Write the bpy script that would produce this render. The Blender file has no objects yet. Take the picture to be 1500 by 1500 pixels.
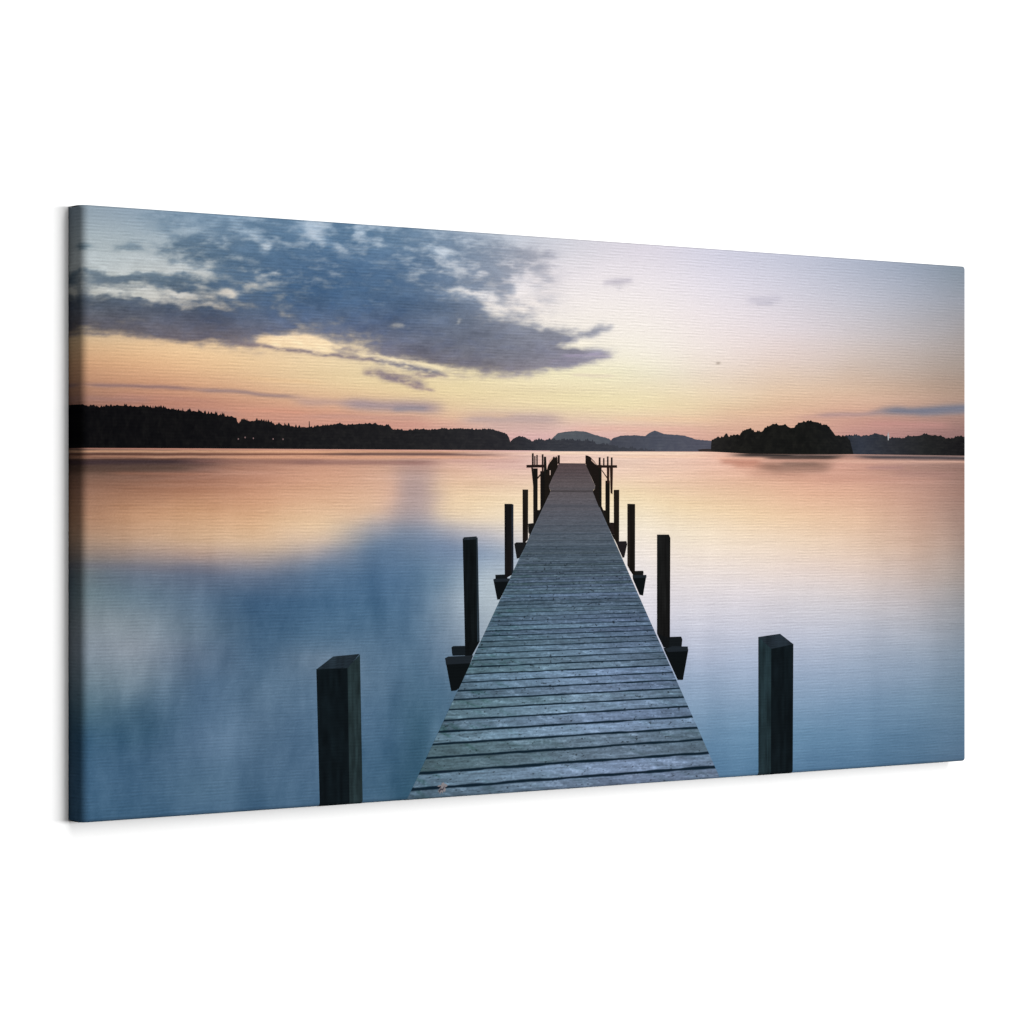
# A gallery-wrapped canvas print (jetty on a lake at dusk) hung on a bright white wall.
import bpy, math, random
import numpy as np

random.seed(4)
rng = np.random.default_rng(11)
S = bpy.context.scene

# ------------------------------------------------------------------ sizes
W, H = 1.20, 0.60            # picture size in metres
DEPTH = 0.0290               # how far the front stands off the wall
GAP = 0.0003
R = 0.0042                   # radius of the fold along top and bottom
RX = 0.0075                  # softer fold round the near short end
ZC = 1.50                    # height of the canvas centre on the wall
# the photograph's frame is 1500 px; the canvas corners seen in it give the camera
F_PX, CX, CY = 0.0, 750.0, 752.4
XL, XR, HL, HR = 121.0, 1415.2, 906.8, 724.4
xl, xr = (XL - CX) * H / HL, (XR - CX) * H / HR
COS = (xr - xl) / W
SIN = math.sqrt(1 - COS * COS)
F_PX = SIN * W / (H * (1 / HR - 1 / HL))
ZL = F_PX * H / HL
X_LEFT = xl


def to_ab(x, y):
    """Photo pixel -> metres on the picture: a from its left edge, b up from its centre."""
    q = (np.asarray(x, float) - CX) / F_PX
    a = (q * ZL - X_LEFT) / (COS - SIN * q)
    b = (CY - np.asarray(y, float)) / F_PX * (ZL + SIN * a)
    return a, b


def to_px(a, b):
    z = ZL + SIN * a
    return CX + F_PX * (X_LEFT + COS * a) / z, CY - F_PX * b / z


# ------------------------------------------------------------------ canvas surface
def roll(u, length, r0=0.0042, r1=0.0042):
    """Unrolled coordinate -> (coordinate along the picture, depth behind the front), folding at both ends."""
    u = np.asarray(u, float)
    pos, dep = u.copy(), np.zeros_like(u)
    for side in (0, 1):
        v, r = (u, r0) if side == 0 else (length - u, r1)
        ph = np.clip((r - v) / r, 0, math.pi / 2)
        m = v < r
        p = r - r * np.sin(ph)
        d = r * (1 - np.cos(ph))
        extra = np.maximum(0, (r - v) - r * math.pi / 2)
        d = d + extra
        p = p if side == 0 else length - p
        pos = np.where(m, p, pos)
        dep = np.where(m, d, dep)
    return pos, dep


def surface(a, b, off=0.0):
    """Point of the stretched canvas; local origin at the picture's centre on the back plane."""
    x, dx = roll(a, W, RX, R)
    z, dz = roll(b + H / 2, H)
    dep = np.minimum(dx + dz, DEPTH)
    e = 1e-5
    x2, dx2 = roll(a + e, W, RX, R)
    z2, dz2 = roll(b + H / 2 + e, H)
    ta = np.stack([x2 - x, dx2 - dx], -1)
    tb = np.stack([z2 - z, dz2 - dz], -1)
    n = np.stack([ta[..., 1] * tb[..., 0], -ta[..., 0] * tb[..., 0], ta[..., 0] * tb[..., 1]], -1) / (e * e)
    n /= np.maximum(np.linalg.norm(n, axis=-1, keepdims=True), 1e-6)
    p = np.stack([x - W / 2, -(DEPTH - dep), z - H / 2], -1)
    return p + n * off


def lin(c):
    c = np.clip(np.asarray(c, float) / 255.0, 0, 1)
    return np.where(c <= 0.04045, c / 12.92, ((c + 0.055) / 1.055) ** 2.4)


# ------------------------------------------------------------------ noise
def vnoise(x, y, seed):
    r = np.random.default_rng(seed).random((256, 256))
    xi, yi = np.floor(x).astype(int), np.floor(y).astype(int)
    fx, fy = x - xi, y - yi
    fx, fy = fx * fx * fx * (fx * (fx * 6 - 15) + 10), fy * fy * fy * (fy * (fy * 6 - 15) + 10)
    g = lambda i, j: r[(yi + j) & 255, (xi + i) & 255]
    return (g(0, 0) * (1 - fx) + g(1, 0) * fx) * (1 - fy) + (g(0, 1) * (1 - fx) + g(1, 1) * fx) * fy


def fbm(x, y, seed, octv=5, gain=0.5, turn=0.5):
    s, amp, tot = 0.0, 1.0, 0.0
    for k in range(octv):
        c, sn = math.cos(turn * k), math.sin(turn * k)
        s = s + amp * (vnoise((x * c - y * sn) * 2 ** k + 17 * k, (x * sn + y * c) * 2 ** k + 9 * k, seed + k) - 0.5)
        tot += amp
        amp *= gain
    return s / tot * 2


def sstep(e0, e1, v):
    t = np.clip((v - e0) / (e1 - e0), 0, 1)
    return t * t * (3 - 2 * t)


_TABLES = {}


def field(points, x, y, sx, sy):
    """Smooth colour field through columns of (x, y, colour) swatches: interpolated down each column, then across, then softened."""
    key = id(points)
    if key not in _TABLES:
        gx, gy = np.arange(60, 1481, 10.0), np.arange(280, 1261, 3.0)
        xs = sorted({p[0] for p in points})
        tab = np.zeros((len(gy), len(xs), 3))
        for i, cx in enumerate(xs):
            col = sorted((p[1], p[2]) for p in points if p[0] == cx)
            for k in range(3):
                tab[:, i, k] = np.interp(gy, [c[0] for c in col], [c[1][k] for c in col])
        full = np.zeros((len(gy), len(gx), 3))
        for r in range(len(gy)):
            for k in range(3):
                full[r, :, k] = np.interp(gx, xs, tab[r, :, k])

        def soften(a, axis, sig):
            n = int(3 * sig) + 1
            w = np.exp(-0.5 * (np.arange(-n, n + 1) / sig) ** 2)
            w /= w.sum()
            pad = [(0, 0)] * 3
            pad[axis] = (n, n)
            p = np.pad(a, pad, mode='edge')
            return sum(wk * np.take(p, np.arange(a.shape[axis]) + q, axis) for q, wk in enumerate(w))
        _TABLES[key] = (soften(soften(full, 0, sy / 3.0), 1, sx / 10.0), points)
    t = _TABLES[key][0]
    u = np.clip((x - 60) / 10.0, 0, t.shape[1] - 1.001)
    v = np.clip((y - 280) / 3.0, 0, t.shape[0] - 1.001)
    i, j = u.astype(int), v.astype(int)
    fu, fv = (u - i)[..., None], (v - j)[..., None]
    return (t[j, i] * (1 - fu) + t[j, i + 1] * fu) * (1 - fv) + (t[j + 1, i] * (1 - fu) + t[j + 1, i + 1] * fu) * fv


def column(x, *rows):
    return [(x, r[0], r[1:]) for r in rows]


SKY = (
    column(110, (310, 148, 163, 174), (350, 172, 184, 190), (400, 180, 188, 190), (450, 188, 184, 176), (480, 200, 180, 150), (505, 212, 175, 135), (530, 214, 168, 128), (555, 198, 150, 116), (575, 172, 130, 108), (592, 150, 112, 98))
    + column(180, (310, 148, 165, 180), (350, 172, 184, 190), (400, 184, 190, 190), (450, 192, 190, 182), (480, 216, 192, 160), (505, 230, 192, 148), (530, 230, 184, 138), (555, 216, 162, 124), (575, 195, 142, 115), (594, 182, 130, 112))
    + column(260, (315, 140, 162, 182), (360, 176, 188, 196), (400, 190, 194, 194), (450, 200, 196, 190), (490, 236, 202, 162), (515, 242, 205, 158), (540, 238, 194, 146), (562, 222, 168, 128), (582, 208, 150, 122), (600, 196, 138, 118))
    + column(340, (320, 140, 166, 190), (360, 180, 192, 202), (400, 194, 198, 198), (480, 238, 206, 168), (510, 244, 212, 166), (540, 240, 202, 152), (570, 226, 174, 134), (592, 214, 154, 126), (610, 204, 144, 122))
    + column(430, (330, 176, 192, 208), (400, 196, 200, 206), (490, 242, 214, 176), (520, 244, 216, 172), (550, 240, 208, 158), (580, 232, 184, 142), (603, 222, 158, 128), (622, 210, 150, 130))
    + column(520, (335, 180, 196, 212), (400, 200, 204, 210), (490, 240, 216, 180), (530, 242, 218, 172), (560, 241, 212, 156), (585, 236, 192, 146), (605, 228, 164, 130), (622, 216, 150, 128))
    + column(610, (345, 180, 196, 212), (400, 205, 210, 216), (460, 226, 222, 216), (540, 242, 220, 172), (570, 242, 216, 156), (592, 238, 202, 150), (612, 230, 172, 138), (628, 220, 156, 134))
    + column(690, (350, 186, 198, 212), (400, 212, 214, 220), (440, 232, 226, 222), (540, 243, 224, 176), (575, 243, 224, 158), (600, 238, 212, 156), (620, 230, 186, 152), (635, 222, 170, 150))
    + column(770, (355, 200, 204, 214), (400, 226, 220, 224), (440, 238, 230, 228), (480, 242, 234, 226), (545, 244, 230, 186), (575, 243, 230, 160), (600, 240, 222, 160), (618, 232, 200, 160), (636, 228, 186, 166))
    + column(850, (360, 212, 210, 218), (400, 232, 226, 230), (440, 241, 234, 231), (490, 244, 237, 226), (530, 245, 236, 206), (558, 244, 234, 178), (582, 244, 235, 162), (602, 242, 228, 160), (618, 236, 208, 164), (636, 230, 188, 164))
    + column(950, (365, 220, 214, 224), (410, 234, 227, 231), (460, 241, 233, 229), (510, 243, 236, 224), (545, 243, 234, 204), (572, 243, 232, 180), (595, 241, 227, 164), (615, 236, 208, 162), (636, 227, 180, 156))
    + column(1050, (373, 208, 207, 222), (415, 224, 219, 229), (460, 234, 225, 228), (510, 237, 224, 219), (545, 238, 219, 203), (575, 238, 213, 176), (600, 235, 203, 158), (620, 228, 182, 148), (640, 220, 164, 140))
    + column(1150, (380, 196, 198, 214), (430, 211, 208, 219), (480, 222, 212, 216), (525, 226, 206, 198), (560, 230, 199, 172), (590, 230, 190, 152), (615, 224, 172, 142))
    + column(1250, (387, 174, 180, 197), (440, 193, 193, 204), (490, 203, 195, 197), (535, 210, 189, 176), (570, 220, 182, 152), (600, 220, 168, 140), (622, 212, 152, 134), (642, 196, 138, 130))
    + column(1340, (390, 150, 160, 178), (440, 170, 173, 185), (490, 180, 174, 176), (535, 188, 169, 158), (570, 200, 166, 142), (600, 202, 156, 132), (622, 192, 140, 126), (640, 176, 126, 122))
    + column(1412, (395, 126, 138, 150), (440, 146, 150, 160), (490, 156, 150, 150), (535, 162, 146, 137), (570, 172, 143, 124), (600, 174, 138, 120), (622, 160, 120, 110), (640, 148, 110, 106))
)
WATER = (
    column(112, (680, 72, 56, 52), (690, 112, 84, 70), (715, 146, 105, 86), (755, 178, 132, 104), (790, 176, 142, 118), (815, 142, 128, 120), (840, 106, 118, 124), (870, 108, 128, 134), (910, 138, 150, 158), (950, 136, 150, 164), (1000, 116, 138, 152), (1040, 88, 120, 138), (1080, 70, 108, 138), (1130, 67, 104, 136), (1200, 60, 97, 128))
    + column(200, (680, 80, 62, 58), (690, 118, 86, 74), (715, 158, 110, 86), (755, 200, 149, 112), (790, 198, 160, 130), (815, 152, 134, 128), (840, 96, 110, 130), (870, 98, 122, 140), (910, 130, 145, 156), (950, 146, 156, 168), (1000, 120, 140, 156), (1040, 78, 110, 134), (1075, 62, 98, 125), (1110, 70, 104, 134), (1160, 72, 107, 138), (1200, 62, 98, 128))
    + column(290, (680, 110, 82, 74), (692, 160, 114, 98), (715, 172, 118, 92), (750, 210, 158, 118), (790, 216, 178, 142), (815, 178, 152, 142), (838, 100, 111, 133), (880, 92, 117, 142), (920, 104, 127, 148), (960, 106, 125, 148), (1000, 78, 108, 138), (1050, 78, 109, 139), (1090, 86, 116, 146), (1150, 74, 107, 135), (1195, 66, 100, 130))
    + column(380, (680, 176, 128, 108), (692, 196, 140, 116), (730, 213, 157, 122), (765, 226, 180, 138), (792, 224, 188, 152), (808, 204, 178, 156), (824, 158, 150, 154), (842, 106, 120, 144), (880, 60, 94, 128), (920, 62, 95, 126), (960, 70, 102, 132), (1010, 90, 119, 146), (1060, 92, 121, 149), (1120, 78, 109, 138), (1190, 68, 102, 132))
    + column(470, (680, 206, 152, 126), (695, 214, 158, 128), (730, 226, 178, 142), (768, 236, 202, 162), (792, 216, 190, 168), (812, 148, 148, 160), (840, 84, 112, 143), (880, 62, 98, 132), (930, 72, 106, 136), (965, 108, 130, 152), (1010, 84, 114, 142), (1060, 80, 112, 142), (1120, 76, 108, 138), (1190, 66, 100, 130))
    + column(550, (680, 206, 156, 132), (695, 214, 166, 140), (730, 228, 184, 152), (752, 224, 188, 158), (772, 164, 160, 166), (800, 98, 124, 154), (850, 74, 109, 144), (900, 72, 108, 140), (950, 90, 121, 149), (1000, 90, 120, 147), (1050, 76, 109, 139), (1100, 64, 100, 130), (1170, 60, 95, 123))
    + column(588, (680, 192, 150, 136), (695, 186, 154, 144), (720, 180, 154, 150), (744, 180, 158, 154), (762, 164, 155, 160), (780, 124, 138, 160), (790, 104, 127, 156), (850, 78, 112, 146), (900, 74, 109, 141), (950, 86, 118, 147), (1000, 82, 114, 142), (1050, 68, 103, 131), (1100, 58, 94, 121), (1160, 56, 93, 119))
    + column(628, (680, 194, 152, 140), (695, 186, 155, 146), (720, 180, 154, 151), (744, 182, 159, 156), (762, 168, 157, 163), (780, 130, 142, 164), (800, 104, 128, 158), (850, 96, 128, 156), (900, 92, 121, 148), (950, 94, 122, 149), (1000, 76, 109, 137), (1060, 60, 96, 121), (1160, 52, 90, 115))
    + column(608, (680, 190, 150, 136), (695, 180, 150, 142), (720, 180, 155, 150), (744, 178, 157, 154), (762, 162, 154, 160), (780, 124, 138, 160), (830, 86, 118, 150), (880, 80, 112, 143), (950, 82, 115, 143), (1000, 74, 108, 136), (1050, 60, 96, 121), (1100, 52, 88, 112), (1160, 52, 90, 115))
    + column(572, (680, 212, 166, 140), (695, 220, 172, 146), (730, 222, 178, 154), (752, 206, 174, 158), (772, 160, 156, 164), (800, 98, 124, 154), (850, 76, 110, 145), (900, 73, 108, 140), (950, 88, 119, 148), (1000, 86, 117, 145), (1050, 72, 106, 135), (1100, 61, 97, 126), (1170, 58, 94, 121))
    + column(655, (680, 214, 168, 148), (695, 230, 187, 156), (725, 239, 206, 166), (755, 236, 208, 172), (774, 174, 168, 173), (800, 108, 129, 160), (850, 116, 143, 168), (880, 142, 161, 180), (920, 124, 146, 168), (960, 104, 130, 156), (1010, 70, 104, 132))
    + column(712, (680, 222, 178, 162), (700, 232, 192, 165), (730, 241, 213, 174), (760, 239, 216, 184), (782, 184, 180, 187), (810, 132, 152, 178), (850, 172, 186, 197), (880, 174, 188, 198), (930, 150, 165, 180))
    + column(765, (680, 226, 186, 174), (700, 236, 200, 176), (730, 243, 217, 180), (760, 243, 224, 197), (790, 214, 208, 206), (812, 170, 182, 198), (850, 178, 192, 204))
    + column(920, (672, 238, 205, 186), (692, 235, 200, 176), (725, 243, 219, 177), (760, 246, 232, 206), (800, 243, 232, 222), (850, 231, 226, 230), (900, 218, 216, 227), (960, 180, 188, 210))
    + column(1000, (674, 238, 198, 178), (700, 233, 193, 166), (740, 241, 213, 171), (780, 243, 226, 201), (820, 240, 226, 215), (860, 228, 220, 222), (910, 205, 205, 218), (960, 172, 182, 205), (1000, 142, 164, 192), (1050, 118, 148, 178), (1100, 92, 130, 164), (1140, 84, 122, 157))
    + column(1100, (678, 232, 176, 154), (710, 227, 181, 151), (750, 239, 206, 166), (790, 240, 217, 191), (830, 234, 218, 208), (870, 222, 214, 218), (920, 197, 199, 214), (970, 166, 181, 206), (1020, 138, 162, 190), (1070, 104, 142, 174), (1130, 84, 124, 158))
    + column(1180, (680, 214, 158, 138), (720, 227, 176, 146), (755, 236, 198, 162), (795, 236, 210, 184), (835, 229, 210, 200), (875, 216, 209, 212), (925, 190, 194, 210), (975, 158, 174, 199), (1025, 128, 155, 184), (1075, 98, 136, 168), (1130, 82, 120, 154))
    + column(1260, (682, 202, 150, 132), (720, 219, 168, 141), (760, 228, 188, 157), (800, 228, 198, 174), (840, 220, 200, 190), (880, 205, 199, 203), (930, 180, 186, 202), (980, 148, 166, 190), (1030, 116, 146, 176), (1080, 92, 129, 161), (1125, 80, 117, 150))
    + column(1345, (682, 176, 136, 124), (720, 192, 147, 129), (760, 200, 159, 138), (800, 202, 169, 149), (840, 197, 176, 166), (880, 186, 178, 180), (930, 161, 168, 182), (980, 133, 152, 175), (1030, 108, 138, 165), (1080, 88, 122, 152), (1120, 77, 111, 141))
    + column(1412, (682, 148, 114, 104), (720, 154, 118, 106), (780, 160, 133, 121), (840, 156, 144, 138), (900, 144, 147, 154), (960, 124, 141, 159), (1020, 104, 131, 154), (1080, 88, 118, 145), (1115, 80, 108, 135))
)
# cloud masses: x, y, half-width, half-height, tilt (degrees, clockwise down), weight
CLOUD = [
    (480, 430, 210, 70, 4, 1.0), (400, 340, 130, 45, 4, .8), (560, 380, 140, 50, 5, .75), (640, 470, 140, 48, 10, .9), (720, 515, 120, 27, 0, 1.05),
    (230, 462, 150, 26, 6, 1.0), (130, 452, 60, 26, 0, .85), (240, 409, 85, 15, 6, .9), (150, 405, 30, 10, 0, .45), (285, 368, 62, 17, 8, .9), (115, 361, 26, 8, 0, .75), (185, 363, 22, 7, 0, .4),
    (330, 480, 110, 20, 8, .7), (790, 524, 66, 11, 0, .85), (835, 522, 24, 5, 0, .4), (745, 488, 52, 14, 4, .7), (620, 345, 95, 20, 6, .6), (700, 365, 48, 24, 10, .42), (715, 412, 40, 26, 8, .5), (785, 380, 38, 14, 12, .6),
    (735, 430, 20, 28, 0, .35), (812, 494, 22, 8, 8, .6), (832, 502, 14, 6, 10, .45), (880, 483, 14, 7, -20, .6), (862, 490, 16, 5, -10, .45), (838, 484, 12, 5, -8, .3), (858, 519, 32, 5, 0, .55), (530, 522, 60, 3, 10, .2), (590, 556, 40, 6, 14, .3), (740, 408, 60, 50, 0, .26), (775, 398, 60, 34, 0, .2), (905, 413, 20, 6, -6, .33),
    (1118, 440, 26, 8, 0, .2), (250, 320, 40, 12, 0, .35), (870, 551, 20, 3, 0, .15), (180, 482, 110, 9, 4, .6),
    (420, 585, 1, 1, 0, .0),
]
# light breaks in the cloud
BREAK = [
    (465, 344, 26, 14, 28, 1.1), (495, 366, 16, 7, 20, .8), (535, 337, 9, 10, 0, .55), (567, 362, 16, 9, 20, .5), (395, 368, 13, 8, 25, .8), (372, 345, 26, 9, 42, .55), (425, 340, 24, 9, 10, .45),
    (642, 370, 22, 10, 25, .65), (680, 432, 46, 9, 4, .95), (722, 455, 20, 20, 0, .8), (590, 481, 20, 5, 0, .45), (670, 476, 6, 10, 0, .5), (332, 428, 16, 8, 0, .8), (245, 391, 62, 9, 8, .75), (180, 398, 16, 4, 5, .5),
    (150, 385, 60, 16, 0, .5), (160, 429, 22, 4.5, 6, .95), (212, 431, 20, 5, 14, 1.15), (262, 430, 22, 4, 8, .7), (190, 440, 30, 3, 6, .45), (300, 446, 20, 4, 12, .4), (140, 445, 22, 2.5, 4, .4), (286, 416, 24, 3, 8, .4), (270, 446, 16, 5, 20, .4), (415, 499, 56, 9, 6, 1.15), (462, 505, 22, 11, 0, .9), (556, 526, 40, 5, 12, .8), (610, 536, 30, 4, 8, .8),
    (230, 474, 22, 6, 0, .35), (265, 478, 14, 8, 0, .35), (120, 475, 20, 5, 0, .5), (705, 395, 18, 12, 0, .4), (660, 400, 14, 8, 0, .25), (760, 420, 26, 20, 0, .5), (842, 504, 26, 5, 0, .5), (700, 478, 10, 8, 0, .45), (790, 484, 12, 6, 0, .4), (558, 428, 6, 8, 0, .25),
]
# thin cloud strands under and beside the main bank
STRAND = [
    (325, 501, 470, 517, 3.4, (128, 116, 124), .85), (430, 514, 580, 530, 3.4, (124, 114, 126), .85), (540, 526, 660, 549, 4.5, (112, 110, 128), .85), (480, 509, 560, 518, 4, (120, 114, 128), .6),
    (525, 545, 610, 552, 4.5, (130, 116, 128), .8), (550, 552, 630, 563, 5.0, (126, 114, 128), .85), (585, 560, 640, 574, 3.2, (140, 122, 130), .75), (600, 548, 660, 551, 3.5, (130, 116, 128), .7),
    (818, 521, 888, 518, 2.6, (166, 156, 180), .75), (856, 492, 902, 477, 4.2, (150, 152, 166), .6), (820, 505, 850, 497, 3.2, (150, 150, 166), .5), (850, 523, 900, 521, 1.4, (196, 184, 196), .6), (800, 531, 850, 527, 2.4, (150, 142, 160), .5),
    (100, 487, 330, 500, 2.2, (104, 98, 108), .5),
]
# flat bands low in the sky: x0, y0, x1, y1, half-thickness, colour, strength
BAND = [
    (110, 561, 300, 570, 3.0, (142, 114, 114), .8), (270, 568, 450, 583, 3.2, (150, 126, 126), .8), (110, 583, 230, 586, 5, (160, 124, 118), .5), (150, 577, 330, 590, 4, (188, 138, 122), .45), (190, 597, 360, 606, 4, (178, 134, 124), .5),
    (420, 586, 560, 594, 6, (188, 156, 146), .75), (490, 591, 660, 597, 9, (168, 148, 150), .95), (570, 598, 630, 597, 4, (146, 138, 148), .75), (430, 609, 640, 613, 3.5, (192, 148, 136), .6), (330, 600, 460, 604, 3, (214, 152, 128), .5),
    (665, 612, 835, 616, 9, (188, 164, 160), .9), (700, 625, 820, 628, 7, (204, 172, 164), .7), (640, 606, 760, 609, 4, (224, 190, 158), .5), (480, 620, 640, 622, 4, (202, 150, 136), .6), (1190, 609, 1300, 605, 3.6, (164, 140, 140), .7), (1270, 605, 1420, 597, 6.0, (112, 116, 133), .9), (1330, 604, 1420, 602, 5, (118, 120, 135), .6),
    (1160, 612, 1270, 609, 4, (190, 150, 144), .4), (340, 552, 480, 562, 3, (238, 196, 148), .3), (820, 628, 1040, 630, 5, (226, 178, 162), .5), (1260, 622, 1400, 622, 5, (194, 142, 136), .5), (880, 612, 1060, 616, 4, (238, 200, 166), .4), (1060, 604, 1200, 606, 4, (236, 196, 164), .3),
    (830, 549, 905, 552, 2.5, (226, 208, 190), .5), (1090, 441, 1150, 438, 6, (190, 186, 200), .45), (1105, 446, 1135, 445, 3, (180, 176, 190), .4), (880, 415, 930, 410, 4.5, (190, 184, 196), .6),
]
# streaks lying on the water below the far shore
STREAK = [
    (90, 661, 760, 662.5, 2.2, (226, 172, 136), .85), (90, 665.6, 560, 665, 1.1, (92, 52, 42), .92), (90, 669.5, 780, 669.8, 2.3, (226, 168, 134), .8), (90, 670, 230, 669, .9, (120, 78, 64), .7), (450, 665, 760, 665.5, 2.1, (92, 68, 66), .92),
    (90, 678, 340, 675.5, 4.2, (62, 48, 52), .92), (90, 687, 300, 685, 5.5, (84, 66, 58), .75), (90, 673.4, 300, 672.6, .8, (70, 44, 38), .6), (250, 675.5, 500, 676.5, 3.6, (140, 100, 90), .7), (400, 677, 660, 678, 4, (146, 108, 102), .75), (150, 693, 330, 695, 2, (188, 130, 104), .35),
    (650, 664, 880, 664.5, 1.5, (236, 196, 176), .7), (640, 675, 780, 676, 3, (196, 154, 146), .5), (760, 663.5, 1060, 663.5, 2.2, (246, 218, 192), .85), (880, 669, 1050, 669, 2, (244, 206, 176), .6), (700, 684, 790, 684, 3, (208, 168, 160), .4),
    (1060, 666, 1250, 668.5, 3.2, (40, 38, 38), .95), (1110, 671, 1235, 671.2, 1.6, (58, 50, 48), .85), (1150, 667.2, 1240, 667.2, .7, (150, 124, 116), .8), (1230, 668.5, 1420, 671, 3.0, (56, 54, 60), .9), (1250, 666.9, 1420, 669.2, .8, (176, 150, 142), .6),
    (1040, 671, 1130, 672, 1.6, (244, 190, 160), .5), (1150, 675.4, 1420, 677, 1.9, (222, 178, 158), .7), (1050, 676, 1120, 677, 4, (168, 108, 90), .5), (1066, 681, 1150, 684, 4.5, (170, 112, 92), .42), (1100, 684, 1230, 681, 7.0, (126, 98, 86), .62), (1120, 690, 1222, 687, 6.0, (140, 108, 96), .42), (1085, 694, 1190, 697, 6.0, (176, 130, 112), .3), (1140, 679, 1205, 680, 3.0, (104, 84, 76), .4), (1265, 685, 1330, 685, 3.0, (166, 128, 126), .5), (1300, 692, 1410, 696, 5, (164, 124, 116), .4),
    (90, 826, 360, 838, 5, (112, 112, 126), .3), (1180, 700, 1400, 705, 6, (196, 146, 130), .3),
]


def strokes(col, x, y, items, wob=0.0):
    for x0, y0, x1, y1, th, c, k in items:
        t = (x - x0) / (x1 - x0)
        yc = y0 + (y1 - y0) * t + wob
        ends = sstep(-0.02, 0.22, t) * sstep(1.02, 0.78, t) if x1 < 1415 and x0 > 95 else (sstep(1.02, 0.78, t) if x0 <= 95 else sstep(-0.02, 0.3, t)) * (t > -1)
        m = np.exp(-np.abs((y - yc) / th) ** 2.0) * ends * k
        col = col + (np.array(c, float) - col) * m[..., None]
    return col


def blobs(items, x, y, hard):
    d = np.zeros_like(x)
    for bx, by, hw, hh, ang, wgt in items:
        c, s = math.cos(math.radians(ang)), math.sin(math.radians(ang))
        u, v = (x - bx) * c + (y - by) * s, -(x - bx) * s + (y - by) * c
        d = d + wgt * np.exp(-((np.abs(u) / hw) ** 2 + (np.abs(v) / hh) ** 2) ** hard * 0.9)
    return d


CLOUD_TINT = (
    column(110, (350, 92, 118, 132), (440, 84, 98, 116), (480, 110, 104, 112))
    + column(230, (330, 100, 130, 156), (365, 88, 112, 134), (405, 84, 106, 124), (450, 84, 98, 122), (485, 108, 106, 122))
    + column(340, (320, 92, 124, 154), (380, 72, 104, 136), (430, 62, 92, 126), (470, 80, 94, 124), (500, 122, 112, 122))
    + column(450, (330, 86, 122, 156), (390, 62, 98, 138), (440, 54, 90, 132), (480, 72, 92, 130), (515, 124, 112, 124))
    + column(560, (340, 88, 124, 158), (390, 66, 102, 142), (440, 60, 95, 136), (480, 84, 102, 138), (510, 98, 102, 128), (550, 134, 116, 126))
    + column(660, (350, 110, 136, 164), (400, 92, 118, 150), (450, 86, 108, 138), (500, 94, 104, 128), (535, 112, 110, 126), (560, 150, 128, 130))
    + column(760, (370, 156, 162, 178), (420, 168, 172, 186), (490, 112, 118, 138), (525, 104, 110, 132), (545, 136, 128, 140))
    + column(870, (410, 170, 165, 178), (485, 140, 146, 162), (520, 152, 146, 168))
    + column(1100, (440, 176, 174, 190))
)


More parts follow.
